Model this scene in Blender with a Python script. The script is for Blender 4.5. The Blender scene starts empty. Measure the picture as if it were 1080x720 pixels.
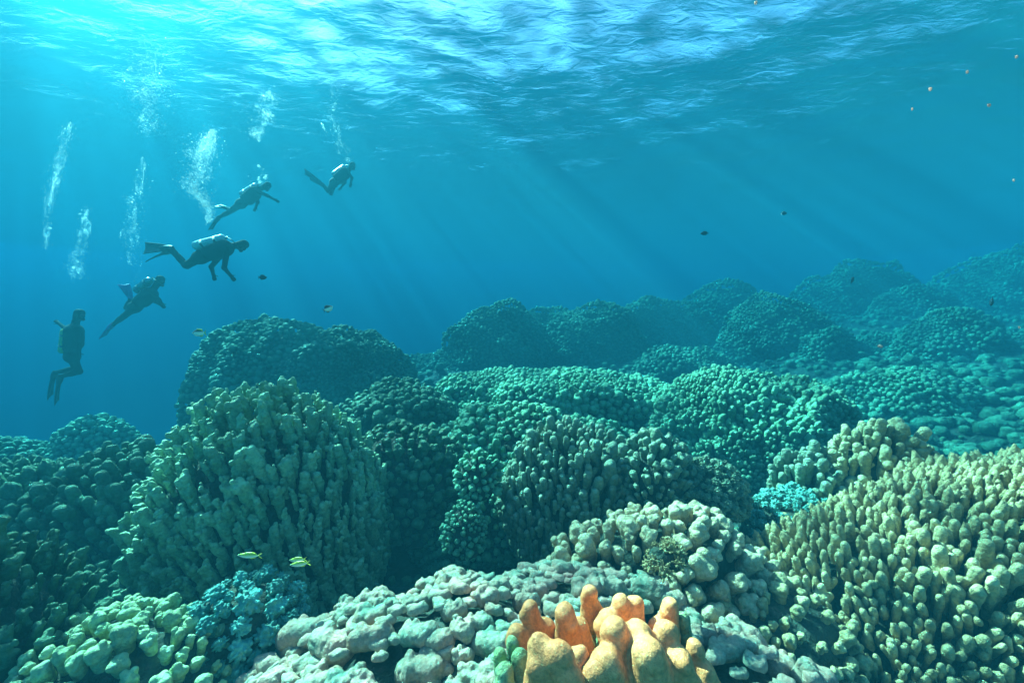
import bpy, math, random
import numpy as np
from mathutils import Vector, Matrix, noise
SC = bpy.context.scene
COL = SC.collection
# ---------------------------------------------------------------- camera
CAM_Z = 1.5
PITCH = 8.13
FPX = 420.0
cam_d = bpy.data.cameras.new('camera')
cam = bpy.data.objects.new('camera', cam_d)
COL.objects.link(cam)
cam_d.sensor_width = 36.0
cam_d.lens = 36.0 * FPX / 1080.0
cam_d.clip_start = 0.05
cam_d.clip_end = 500.0
cam.location = (0, 0, CAM_Z)
cam.rotation_euler = (math.radians(90 - PITCH), 0, 0)
SC.camera = cam
# ---------------------------------------------------------------- light
SUN_EL, SUN_AZ = 40.5, -46.0          # azimuth from +Y, negative = left of the view
W = bpy.data.worlds.new('World')
SC.world = W
W.use_nodes = True
nt = W.node_tree
bg = nt.nodes['Background']
sky = nt.nodes.new('ShaderNodeTexSky')
sky.sky_type = 'NISHITA'
sky.sun_disc = False
sky.sun_elevation = math.radians(SUN_EL)
sky.sun_rotation = math.radians(SUN_AZ)
nt.links.new(sky.outputs[0], bg.inputs[0])
bg.inputs[1].default_value = 0.05
sun_d = bpy.data.lights.new('sun', 'SUN')
sun = bpy.data.objects.new('sun', sun_d)
COL.objects.link(sun)
sun_d.energy = 5.0
sun_d.angle = math.radians(1.0)
sun_d.color = (1.0, 0.91, 0.66)
SUN_DIR = Vector((math.sin(math.radians(SUN_AZ)) * math.cos(math.radians(SUN_EL)),
                  math.cos(math.radians(SUN_AZ)) * math.cos(math.radians(SUN_EL)),
                  math.sin(math.radians(SUN_EL))))
sun.rotation_euler = SUN_DIR.to_track_quat('Z', 'Y').to_euler()
SC.view_settings.view_transform = 'Standard'
SC.view_settings.look = 'None'
SC.view_settings.exposure = 3.5
SC.view_settings.gamma = 1.0
cy = SC.cycles
cy.volume_bounces = 0
cy.max_bounces = 6
cy.diffuse_bounces = 1
cy.glossy_bounces = 2
cy.transparent_max_bounces = 12
cy.caustics_reflective = False
cy.caustics_refractive = False
cy.use_denoising = True
cy.sample_clamp_indirect = 4.0
# ================================================================ helpers
RS = np.random.RandomState(7)
_P = math.radians(PITCH)
def at(px, py, d):
    """point of the place that lies d metres ahead, for a spot measured on the 1080 px wide photograph"""
    a = (px - 540) / FPX
    b = (360 - py) / FPX
    v = Vector((a, math.cos(_P) + b * math.sin(_P), -math.sin(_P) + b * math.cos(_P)))
    return Vector((0, 0, CAM_Z)) + v * (d / v.y)
def smooth01(x):
    x = np.clip(x, 0, 1)
    return x * x * (3 - 2 * x)
def vnoise(p, seed=0, octaves=3):
    """cheap smooth noise in about -1..1 for arrays (...,3)"""
    r = np.random.RandomState(seed)
    out = 0
    amp, tot, fr = 1.0, 0.0, 1.0
    for o in range(octaves):
        acc = 0
        for k in range(4):
            d = r.normal(size=3); d /= np.linalg.norm(d)
            e = r.normal(size=3); e /= np.linalg.norm(e)
            acc = acc + np.sin((p @ d) * fr * 2.3 + r.uniform(0, 6.28) + 1.3 * np.sin((p @ e) * fr * 1.7 + r.uniform(0, 6.28)))
        out = out + amp * acc / 2.2
        tot += amp
        amp *= 0.55
        fr *= 2.05
    return out / tot
def mesh_np(name, v, quads, smooth=True, tip=None):
    me = bpy.data.meshes.new(name)
    v = np.asarray(v, dtype=np.float32)
    q = np.asarray(quads, dtype=np.int32)
    nv, nf, k = len(v), len(q), q.shape[1]
    me.vertices.add(nv)
    me.vertices.foreach_set('co', v.ravel())
    me.loops.add(nf * k)
    me.loops.foreach_set('vertex_index', q.ravel())
    me.polygons.add(nf)
    me.polygons.foreach_set('loop_start', np.arange(0, nf * k, k, dtype=np.int32))
    me.update(calc_edges=True)
    if tip is not None:
        a = me.attributes.new('tip', 'FLOAT', 'POINT')
        a.data.foreach_set('value', np.asarray(tip, dtype=np.float32))
    if smooth:
        me.shade_smooth()
    return me
def obj(name, me, mat=None, parent=None, loc=None):
    if mat is not None and len(me.materials) == 0:
        me.materials.append(mat)
    o = bpy.data.objects.new(name, me)
    COL.objects.link(o)
    if parent is not None:
        o.parent = parent
    if loc is not None:
        o.location = loc
    return o
def thing(name, label, cat, loc=(0, 0, 0), group=None):
    o = bpy.data.objects.new(name, None)
    COL.objects.link(o)
    o.empty_display_size = 0.1
    o.location = loc
    o['label'] = label
    o['category'] = cat
    if group:
        o['group'] = group
    return o
# ---------------------------------------------------------------- implicit shapes
def implicit(prims, h, k=0.03, rough=0.0, rseed=0, rfreq=1.0):
    """prims: (a, b, ra, rb[, k]) tapered capsules joined smoothly -> closed quad mesh (surface nets)"""
    A = np.array([p[0] for p in prims], float); B = np.array([p[1] for p in prims], float)
    R = np.array([max(p[2], p[3]) for p in prims])
    pad = 2.5 * h + k * 0.5 + abs(rough) * 2
    lo = np.minimum((A - R[:, None]).min(0), (B - R[:, None]).min(0)) - pad
    hi = np.maximum((A + R[:, None]).max(0), (B + R[:, None]).max(0)) + pad
    n = np.ceil((hi - lo) / h).astype(int) + 1
    F = np.full(n, 1.0, dtype=np.float32)
    ax = [lo[i] + h * np.arange(n[i]) for i in range(3)]
    for p in prims:
        a, b, ra, rb = np.array(p[0], float), np.array(p[1], float), p[2], p[3]
        kk = p[4] if len(p) > 4 else k
        m = max(ra, rb) + max(kk, h) * 1.6 + 3 * h
        i0 = np.maximum(((np.minimum(a, b) - m - lo) / h).astype(int), 0)
        i1 = np.minimum(((np.maximum(a, b) + m - lo) / h).astype(int) + 2, n)
        X, Y, Z = np.meshgrid(ax[0][i0[0]:i1[0]], ax[1][i0[1]:i1[1]], ax[2][i0[2]:i1[2]], indexing='ij')
        ab = b - a
        L2 = max(float(ab @ ab), 1e-12)
        t = np.clip(((X - a[0]) * ab[0] + (Y - a[1]) * ab[1] + (Z - a[2]) * ab[2]) / L2, 0, 1)
        d = np.sqrt((X - a[0] - t * ab[0]) ** 2 + (Y - a[1] - t * ab[1]) ** 2 + (Z - a[2] - t * ab[2]) ** 2) - (ra + (rb - ra) * t)
        S = F[i0[0]:i1[0], i0[1]:i1[1], i0[2]:i1[2]]
        hh = np.clip(0.5 + 0.5 * (S - d) / max(kk, 1e-6), 0, 1)
        F[i0[0]:i1[0], i0[1]:i1[1], i0[2]:i1[2]] = S * (1 - hh) + d * hh - kk * hh * (1 - hh)
    if rough:
        X, Y, Z = np.meshgrid(*ax, indexing='ij')
        F += (rough * vnoise(np.stack([X, Y, Z], -1) * rfreq, rseed, 2)).astype(np.float32)
    F[[0, -1]] = 1; F[:, [0, -1]] = 1; F[:, :, [0, -1]] = 1
    return surface_nets(F, lo, h)
def surface_nets(F, lo, h):
    S = F < 0
    n = np.array(F.shape)
    c = [S[i:n[0]-1+i, j:n[1]-1+j, l:n[2]-1+l] for i in (0, 1) for j in (0, 1) for l in (0, 1)]
    cnt = sum(x.astype(np.int8) for x in c)
    act = (cnt > 0) & (cnt < 8)
    idx = np.full(act.shape, -1, dtype=np.int64)
    cells = np.argwhere(act)
    idx[act] = np.arange(len(cells))
    pos = np.zeros((len(cells), 3)); w = np.zeros(len(cells))
    cor = [(i, j, l) for i in (0, 1) for j in (0, 1) for l in (0, 1)]
    vals = {q: F[cells[:, 0] + q[0], cells[:, 1] + q[1], cells[:, 2] + q[2]] for q in cor}
    for q in cor:
        for axn in range(3):
            if q[axn] == 0:
                r = list(q); r[axn] = 1; r = tuple(r)
                a, b = vals[q], vals[r]
                m = (a < 0) != (b < 0)
                t = np.where(m, a / np.where(m, a - b, 1), 0)
                p = np.array(q, float)[None, :].repeat(len(cells), 0)
                p[:, axn] += t
                pos += p * m[:, None]; w += m
    pos = (cells + pos / w[:, None]) * h + lo
    quads = []
    for axn in range(3):
        u, v = (axn + 1) % 3, (axn + 2) % 3
        sl = [slice(1, n[0]-1), slice(1, n[1]-1), slice(1, n[2]-1)]
        s0, s1 = list(sl), list(sl)
        s0[axn] = slice(0, n[axn]-1); s1[axn] = slice(1, n[axn])
        a, b = S[tuple(s0)], S[tuple(s1)]
        e = np.argwhere(a != b)
        inside = a[tuple(e.T)]
        off = np.ones(3, int); off[axn] = 0
        g = e + off
        def cell(du, dv):
            q = g.copy(); q[:, u] -= du; q[:, v] -= dv
            return idx[tuple(q.T)]
        f = np.stack([cell(0, 0), cell(1, 0), cell(1, 1), cell(0, 1)], 1)
        f[~inside] = f[~inside][:, ::-1]
        quads.append(f)
    return pos, np.concatenate(quads)
def imesh(name, prims, h, **kw):
    v, q = implicit(prims, h, **kw)
    return mesh_np(name, v, q)
# ---------------------------------------------------------------- materials
def material(name, c1, c2, c3=None, scale=3.0, rough=0.75, bump=0.4, pore=90.0, patch=0.5, spec=0.3, lump=0.8, coord='world'):
    """mottled living surface: two tones in patches, a third in sparse spots, pores as fine relief"""
    m = bpy.data.materials.new(name)
    m.use_nodes = True
    t = m.node_tree
    L = t.links.new
    b = t.nodes['Principled BSDF']
    b.inputs['Roughness'].default_value = rough
    b.inputs['Specular IOR Level'].default_value = spec
    geo = t.nodes.new('ShaderNodeNewGeometry')
    tc = t.nodes.new('ShaderNodeTexCoord')
    src = geo.outputs['Position'] if coord == 'world' else tc.outputs['Object']
    n1 = t.nodes.new('ShaderNodeTexNoise'); n1.inputs['Scale'].default_value = scale; n1.inputs['Detail'].default_value = 6; n1.inputs['Roughness'].default_value = 0.65
    L(src, n1.inputs['Vector'])
    r1 = t.nodes.new('ShaderNodeMapRange'); r1.inputs['From Min'].default_value = 0.5 - 0.16; r1.inputs['From Max'].default_value = 0.5 + 0.16
    L(n1.outputs['Fac'], r1.inputs['Value'])
    mix = t.nodes.new('ShaderNodeMix'); mix.data_type = 'RGBA'
    mix.inputs[6].default_value = (*c1, 1); mix.inputs[7].default_value = (*c2, 1)
    L(r1.outputs[0], mix.inputs[0])
    col = mix.outputs[2]
    n2 = t.nodes.new('ShaderNodeTexNoise'); n2.inputs['Scale'].default_value = scale * 6.5; n2.inputs['Detail'].default_value = 4
    L(src, n2.inputs['Vector'])
    if c3 is not None:
        r2 = t.nodes.new('ShaderNodeMapRange'); r2.inputs['From Min'].default_value = 0.56; r2.inputs['From Max'].default_value = 0.68; r2.inputs['To Max'].default_value = patch
        L(n2.outputs['Fac'], r2.inputs['Value'])
        mx = t.nodes.new('ShaderNodeMix'); mx.data_type = 'RGBA'; mx.inputs[7].default_value = (*c3, 1)
        L(r2.outputs[0], mx.inputs[0]); L(col, mx.inputs[6])
        col = mx.outputs[2]
    n3 = t.nodes.new('ShaderNodeTexNoise'); n3.inputs['Scale'].default_value = pore * .38; n3.inputs['Detail'].default_value = 5; n3.inputs['Roughness'].default_value = .7
    L(src, n3.inputs['Vector'])
    r4 = t.nodes.new('ShaderNodeMapRange'); r4.inputs['From Min'].default_value = .3; r4.inputs['From Max'].default_value = .7
    r4.inputs['To Min'].default_value = .62; r4.inputs['To Max'].default_value = 1.3
    L(n3.outputs['Fac'], r4.inputs['Value'])
    mm = t.nodes.new('ShaderNodeVectorMath'); mm.operation = 'SCALE'
    L(col, mm.inputs[0]); L(r4.outputs[0], mm.inputs['Scale'])
    col = mm.outputs[0]
    # young growth at the tips is paler
    at_ = t.nodes.new('ShaderNodeAttribute'); at_.attribute_name = 'tip'
    r5 = t.nodes.new('ShaderNodeMapRange'); r5.interpolation_type = 'SMOOTHSTEP'
    r5.inputs['From Min'].default_value = .45; r5.inputs['From Max'].default_value = .95; r5.inputs['To Max'].default_value = .25
    L(at_.outputs['Fac'], r5.inputs['Value'])
    mt = t.nodes.new('ShaderNodeMix'); mt.data_type = 'RGBA'; mt.inputs[7].default_value = (*[min(x * 1.35 + .10, .95) for x in c2], 1)
    L(r5.outputs[0], mt.inputs[0]); L(col, mt.inputs[6])
    col = mt.outputs[2]
    hs = t.nodes.new('ShaderNodeHueSaturation')
    oi = t.nodes.new('ShaderNodeObjectInfo')
    r3 = t.nodes.new('ShaderNodeMapRange'); r3.inputs['To Min'].default_value = 0.78; r3.inputs['To Max'].default_value = 1.2
    L(oi.outputs['Random'], r3.inputs['Value']); L(r3.outputs[0], hs.inputs['Value'])
    L(col, hs.inputs['Color']); L(hs.outputs[0], b.inputs['Base Color'])
    vo = t.nodes.new('ShaderNodeTexVoronoi'); vo.inputs['Scale'].default_value = pore
    L(src, vo.inputs['Vector'])
    ad = t.nodes.new('ShaderNodeMath'); ad.operation = 'MULTIPLY_ADD'; ad.inputs[1].default_value = 0.35
    L(vo.outputs['Distance'], ad.inputs[0]); L(n2.outputs['Fac'], ad.inputs[2])
    a2 = t.nodes.new('ShaderNodeMath'); a2.operation = 'MULTIPLY_ADD'; a2.inputs[1].default_value = .55
    L(n3.outputs['Fac'], a2.inputs[0]); L(ad.outputs[0], a2.inputs[2]); ad = a2
    bp = t.nodes.new('ShaderNodeBump'); bp.inputs['Strength'].default_value = bump; bp.inputs['Distance'].default_value = 0.9 / (scale * 6.5) * 0.5
    L(ad.outputs[0], bp.inputs['Height'])
    if lump:
        v2 = t.nodes.new('ShaderNodeTexVoronoi'); v2.feature = 'SMOOTH_F1'; v2.inputs['Scale'].default_value = pore * .33; v2.inputs['Smoothness'].default_value = .35
        nd = t.nodes.new('ShaderNodeVectorMath'); nd.operation = 'MULTIPLY_ADD'; nd.inputs[1].default_value = (.6 / pore * 6,) * 3
        L(n3.outputs['Color'], nd.inputs[0]); L(src, nd.inputs[2]); L(nd.outputs[0], v2.inputs['Vector'])
        iv = t.nodes.new('ShaderNodeMath'); iv.operation = 'SUBTRACT'; iv.inputs[0].default_value = 1.0
        L(v2.outputs['Distance'], iv.inputs[1])
        b2 = t.nodes.new('ShaderNodeBump'); b2.inputs['Strength'].default_value = lump; b2.inputs['Distance'].default_value = 1.0 / (pore * .33) * .55
        L(iv.outputs[0], b2.inputs['Height']); L(bp.outputs[0], b2.inputs['Normal']); bp = b2
    L(bp.outputs[0], b.inputs['Normal'])
    return m
def plain(name, c, rough=0.5, metal=0.0, spec=0.5, c2=None, scale=20, bump=0.1):
    m = material(name, c, c2 or tuple(x * 0.75 for x in c), None, scale=scale, rough=rough, bump=bump, pore=200, coord='object', spec=spec, lump=0)
    m.node_tree.nodes['Principled BSDF'].inputs['Metallic'].default_value = metal
    return m
SURF_Z = 7.5
def nodes(mat):
    mat.use_nodes = True
    t = mat.node_tree
    t.nodes.clear()
    return t
def N(t, typ, **kw):
    n = t.nodes.new(typ)
    for k, v in kw.items(): setattr(n, k, v)
    return n
# water body : one closed box
vm = bpy.data.materials.new('sea_water_volume')
t = nodes(vm)
pv = N(t, 'ShaderNodeVolumePrincipled')
pv.inputs['Color'].default_value = (0.0, 0.045, 0.106, 1)
pv.inputs['Density'].default_value = 0.165
pv.inputs['Anisotropy'].default_value = -0.05
pv.inputs['Absorption Color'].default_value = (0.03, 0.56, 0.80, 1)
out = N(t, 'ShaderNodeOutputMaterial')
pw = N(t, 'ShaderNodeVolumePrincipled')          # fine particles that scatter mostly forward
pw.inputs['Color'].default_value = (0.016, 0.092, 0.094, 1)
pw.inputs['Density'].default_value = 0.16
pw.inputs['Anisotropy'].default_value = 0.96
pw.inputs['Absorption Color'].default_value = (1, 1, 1, 1)
av = N(t, 'ShaderNodeAddShader')
t.links.new(pv.outputs[0], av.inputs[0]); t.links.new(pw.outputs[0], av.inputs[1])
t.links.new(av.outputs[0], out.inputs['Volume'])
def box_mesh(name, a, b):
    me = bpy.data.meshes.new(name)
    v = [(x, y, z) for z in (a[2], b[2]) for y in (a[1], b[1]) for x in (a[0], b[0])]
    f = [(0,2,3,1),(4,5,7,6),(0,1,5,4),(2,6,7,3),(0,4,6,2),(1,3,7,5)]
    me.from_pydata(v, [], f)
    return me
me = box_mesh('haze', (-75, -20, -17.0), (75, 110, SURF_Z + 0.8))
me.materials.append(vm)
hz = bpy.data.objects.new('haze', me); COL.objects.link(hz)
hz['kind'] = 'stuff'; hz['label'] = 'clear blue sea water filling the whole scene'; 
# surface
sm = bpy.data.materials.new('rippled_water_surface')
t = nodes(sm)
L = t.links.new
geo = N(t, 'ShaderNodeNewGeometry')
mp = N(t, 'ShaderNodeMapping'); mp.inputs['Scale'].default_value = (1.0, 1.7, 1)
L(geo.outputs['Position'], mp.inputs['Vector'])
n1 = N(t, 'ShaderNodeTexNoise'); n1.inputs['Scale'].default_value = 1.9; n1.inputs['Detail'].default_value = 6; n1.inputs['Distortion'].default_value = 0.8
L(mp.outputs[0], n1.inputs['Vector'])
bp = N(t, 'ShaderNodeBump'); bp.inputs['Strength'].default_value = 1.0; bp.inputs['Distance'].default_value = 0.038
L(n1.outputs['Fac'], bp.inputs['Height'])
dot = N(t, 'ShaderNodeVectorMath', operation='DOT_PRODUCT')
L(bp.outputs[0], dot.inputs[0]); L(geo.outputs['Incoming'], dot.inputs[1])
ab = N(t, 'ShaderNodeMath', operation='ABSOLUTE'); L(dot.outputs['Value'], ab.inputs[0])
mr = N(t, 'ShaderNodeMapRange', interpolation_type='SMOOTHSTEP')
mr.inputs['From Min'].default_value = 0.40; mr.inputs['From Max'].default_value = 0.57
L(ab.outputs[0], mr.inputs['Value'])
# caustic network painted into the transparency, standing in for light focused by ripples
w1 = N(t, 'ShaderNodeTexNoise'); w1.inputs['Scale'].default_value = 0.7; w1.inputs['Detail'].default_value = 2
L(geo.outputs['Position'], w1.inputs['Vector'])
va = N(t, 'ShaderNodeVectorMath', operation='MULTIPLY_ADD'); va.inputs[1].default_value = (1.2,1.2,1.2)
L(w1.outputs['Color'], va.inputs[0]); L(geo.outputs['Position'], va.inputs[2])
vo = N(t, 'ShaderNodeTexVoronoi', feature='SMOOTH_F1'); vo.inputs['Scale'].default_value = 1.3
L(va.outputs[0], vo.inputs['Vector'])
cr = N(t, 'ShaderNodeMapRange'); cr.inputs['From Min'].default_value = 0.2; cr.inputs['From Max'].default_value = 0.6
cr.inputs['To Min'].default_value = 0.34; cr.inputs['To Max'].default_value = 1.3
L(vo.outputs['Distance'], cr.inputs['Value'])
tr = N(t, 'ShaderNodeBsdfTransparent'); L(cr.outputs[0], tr.inputs['Color'])
gl = N(t, 'ShaderNodeBsdfGlossy'); gl.inputs['Roughness'].default_value = 0.05; gl.inputs['Color'].default_value = (1,1,1,1)
L(bp.outputs[0], gl.inputs['Normal'])
mx = N(t, 'ShaderNodeMixShader'); L(mr.outputs[0], mx.inputs[0]); L(gl.outputs[0], mx.inputs[1])
rf = N(t, 'ShaderNodeBsdfRefraction'); rf.inputs['Roughness'].default_value = 0.5; rf.inputs['IOR'].default_value = 1.333
L(bp.outputs[0], rf.inputs['Normal'])
L(tr.outputs[0], mx.inputs[2])
m2 = N(t, 'ShaderNodeMixShader'); m2.inputs[0].default_value = 0.3; L(mx.outputs[0], m2.inputs[1]); L(rf.outputs[0], m2.inputs[2])
out = N(t, 'ShaderNodeOutputMaterial'); L(m2.outputs[0], out.inputs['Surface'])
g = 260
xs = np.sign(np.linspace(-1,1,g)) * np.abs(np.linspace(-1,1,g))**1.8 * 74.5
ys = np.linspace(0,1,g)**1.8 * 109.5 + 0.0
ys = np.concatenate([np.linspace(-19.8,-0.5,30), ys])
X, Y = np.meshgrid(xs, ys)
Z = SURF_Z + 0.11 * vnoise(np.stack([X * .55, Y * .9, 0 * X], -1), 31, 3)
def grid_mesh(name, X, Y, Z):
    ny, nx = X.shape
    me = bpy.data.meshes.new(name)
    co = np.stack([X, Y, Z], -1).reshape(-1, 3)
    i = np.arange(ny*nx).reshape(ny, nx)
    f = np.stack([i[:-1,:-1], i[:-1,1:], i[1:,1:], i[1:,:-1]], -1).reshape(-1, 4)
    me.from_pydata(co.tolist(), [], f.tolist())
    me.shade_smooth()
    return me
me = grid_mesh('water_surface', X, Y, Z)
me.materials.append(sm)
ws = bpy.data.objects.new('water_surface', me); COL.objects.link(ws); ws['kind'] = 'structure'
# ================================================================ coral lobes (shapes shared by all colonies)
def rdir(r, up=0.0):
    v = r.normal(size=3); v[2] = v[2] + up
    return v / np.linalg.norm(v)
def prims_column(r):
    """club-shaped column, base at the origin, about 1 high, with knobs on its upper half"""
    bx, by = r.uniform(-.08, .08, 2)
    R = r.uniform(.13, .17)
    P = [((0, 0, -.25), (bx, by, .45), R * .8, R * 1.0), ((bx, by, .45), (bx * 1.6, by * 1.6, .86), R * 1.0, R * .7)]
    for k in range(r.randint(9, 14)):
        z = r.uniform(.1, .95)
        a = r.uniform(0, 6.28); q = R * r.uniform(.75, 1.0)
        c = (bx + math.cos(a) * q, by + math.sin(a) * q, z)
        P.append((c, (c[0] * 1.05, c[1] * 1.05, z + r.uniform(.03, .1)), r.uniform(.055, .085), r.uniform(.05, .075)))
    if r.rand() < .08:
        a = r.uniform(0, 6.28)
        P.append(((0, 0, 0), (math.cos(a) * R * 1.5, math.sin(a) * R * 1.5, r.uniform(.5, .72)), R * .7, R * .62))
    return P
def prims_club(r):
    bx, by = r.uniform(-.06, .06, 2)
    R = r.uniform(.16, .20)
    P = [((0, 0, -.3), (bx, by, .6), R * .72, R * .95), ((bx, by, .6), (bx * 1.4, by * 1.4, .8), R * 1.05, R * .95)]
    for k in range(r.randint(5, 8)):
        z = r.uniform(.3, .9); a = r.uniform(0, 6.28); q = R * r.uniform(.5, .8)
        c = (bx + math.cos(a) * q, by + math.sin(a) * q, z)
        P.append((c, c, r.uniform(.07, .11), r.uniform(.07, .1)))
    if r.rand() < .4:
        a = r.uniform(0, 6.28)
        P.append(((0, 0, 0), (math.cos(a) * R * 1.9, math.sin(a) * R * 1.9, r.uniform(.4, .6)), R * .6, R * .8))
    return P
def prims_knob(r):
    P = [((0, 0, -.4), (0, 0, .35), .26, .33)]
    for k in range(r.randint(8, 13)):
        d = rdir(r, .35) * r.uniform(.19, .27)
        c = d + np.array([0, 0, .42])
        P.append((tuple(c), tuple(c + d * .15), r.uniform(.13, .2), r.uniform(.12, .19)))
    return P
def prims_pillow(r):
    a, b = r.uniform(.34, .5), r.uniform(-.12, .12)
    P = [((-a, b, -.12), (a, -b, -.1), .34, .31), ((-a * .6, .16, 0), (a * .7, .13, -.02), .3, .28)]
    for k in range(r.randint(8, 13)):
        c = (r.uniform(-a - .1, a + .1), r.uniform(-.26, .32), r.uniform(.08, .24))
        P.append((c, (c[0] + r.uniform(-.1, .1), c[1], c[2]), r.uniform(.1, .17), r.uniform(.1, .16)))
    return P
def prims_rosette(r):
    """cauliflower head of short blunt twigs"""
    P = [((0, 0, -.3), (0, 0, .2), .2, .3)]
    for k in range(46):
        d = rdir(r, .45)
        c = d * .3 + np.array([0, 0, .2])
        e = d * r.uniform(.37, .45) + np.array([0, 0, .2])
        P.append((tuple(c), tuple(e), .07, .062))
    return P
def prims_twigs(r):
    P = [((0, 0, -.2), (0, 0, .05), .12, .12)]
    for k in range(20):
        d = rdir(r, .7)
        e = d * r.uniform(.4, .6)
        P.append(((0, 0, 0), tuple(e), .06, .045))
        for j in range(3):
            s = rdir(r, .4) * .16
            b = d * r.uniform(.25, .45)
            P.append((tuple(b), tuple(b + s), .04, .032))
    return P
FAM = {'column': (prims_column, .045), 'club': (prims_club, .05), 'knob': (prims_knob, .1), 'pillow': (prims_pillow, .1), 'rosette': (prims_rosette, .03), 'twigs': (prims_twigs, .03)}
RES = {'column': (.034, .06, .11, .16), 'club': (.036, .065, .12, .18), 'knob': (.036, .075, .15, .22), 'pillow': (.036, .07, .14, .2), 'rosette': (.03, .05, .1, .16), 'twigs': (.024, .04, .07, .1)}
_lib = {}
def nub(r):
    n = 6
    V, Q = [], []
    for z, R in ((-.05, .42), (.28, .5), (.58, .38), (.74, .12)):
        for k in range(n):
            a = 6.2832 * k / n + z
            q = R * r.uniform(.8, 1.2)
            V.append((math.cos(a) * q, math.sin(a) * q, z + r.uniform(-.06, .06)))
    for i in range(3):
        for k in range(n):
            Q.append((i*n+k, i*n+(k+1) % n, (i+1)*n+(k+1) % n, (i+1)*n+k))
    b = 3 * n
    Q += [(b, b+1, b+2, b+3), (b, b+3, b+4, b+5)]
    return np.array(V), np.array(Q)
def lobes(fam, lod):
    """list of (verts, quads) variants"""
    key = (fam, lod)
    if key not in _lib:
        out = []
        for s in range(6):
            r = np.random.RandomState(100 + s * 7)
            if lod == 9:
                out.append(nub(r)); continue
            fn, k = FAM[fam]
            P = fn(r)
            h = RES[fam][lod]
            if fam in ('rosette', 'twigs') and lod >= 2:
                P = P[:12]
            co, q = implicit(P, h, k=k, rough=(.02 if fam == 'pillow' else .013) if lod < 2 else 0.0, rseed=s, rfreq=9 if fam == 'pillow' else 8)
            if lod >= 2:                       # drop what is always buried in the mound
                keep = (co[q][:, :, 2] > -.02).any(1)
                q = q[keep]
                used, inv = np.unique(q, return_inverse=True)
                co, q = co[used], inv.reshape(-1, 4)
            out.append((co, q))
        _lib[key] = out
    return _lib[key]
_shared = {}
def lobe_mesh(fam, lod, v, mat):
    key = (fam, lod, v, mat.name)
    if key not in _shared:
        co, q = lobes(fam, lod)[v]
        me = mesh_np(fam, co, q, tip=np.clip(co[:, 2], 0, 1))
        me.materials.append(mat)
        _shared[key] = me
    return _shared[key]
def frame_of(d, spin):
    d = d / np.linalg.norm(d)
    a = np.cross(d, [0.0, 1.0, 0.13]); a /= np.linalg.norm(a)
    b = np.cross(d, a)
    c, s = math.cos(spin), math.sin(spin)
    x = a * c + b * s
    return np.stack([x, np.cross(d, x), d], 1)
CAMP = np.array([0, 0, CAM_Z])
class Darts:
    """keeps points apart by at least their own spacing"""
    def __init__(s, cell): s.c = cell; s.g = {}
    def try_add(s, p, d):
        k = tuple(int(math.floor(x / s.c)) for x in p)
        for i in (-1, 0, 1):
            for j in (-1, 0, 1):
                for l in (-1, 0, 1):
                    for q in s.g.get((k[0]+i, k[1]+j, k[2]+l), ()):
                        if (q[0]-p[0])**2 + (q[1]-p[1])**2 + (q[2]-p[2])**2 < d * d:
                            return False
        s.g.setdefault(k, []).append(p)
        return True
def dome_r(dirs, seed, amp, freq=1.3):
    return 1 + amp * vnoise(dirs * freq, seed, 3)
TRIS = [0]
NPART = [0]
def join_lobes(name, items, fam, lod, mat, parent, origin):
    vs, qs, tp, off = [], [], [], 0
    lib = lobes(fam, lod)
    for p, M, s, v in items:
        co, q = lib[v]
        vs.append((co * s) @ M.T + (p - origin))
        qs.append(q + off); tp.append(np.clip(co[:, 2] * (1.25 if lod == 9 else 1), 0, 1))
        off += len(co)
    if not vs:
        return None
    q = np.concatenate(qs)
    TRIS[0] += 2 * len(q)
    me = mesh_np(name, np.concatenate(vs), q, tip=np.concatenate(tp))
    o = obj(name, me, mat, parent)
    o['kind'] = 'stuff'
    return o
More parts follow.
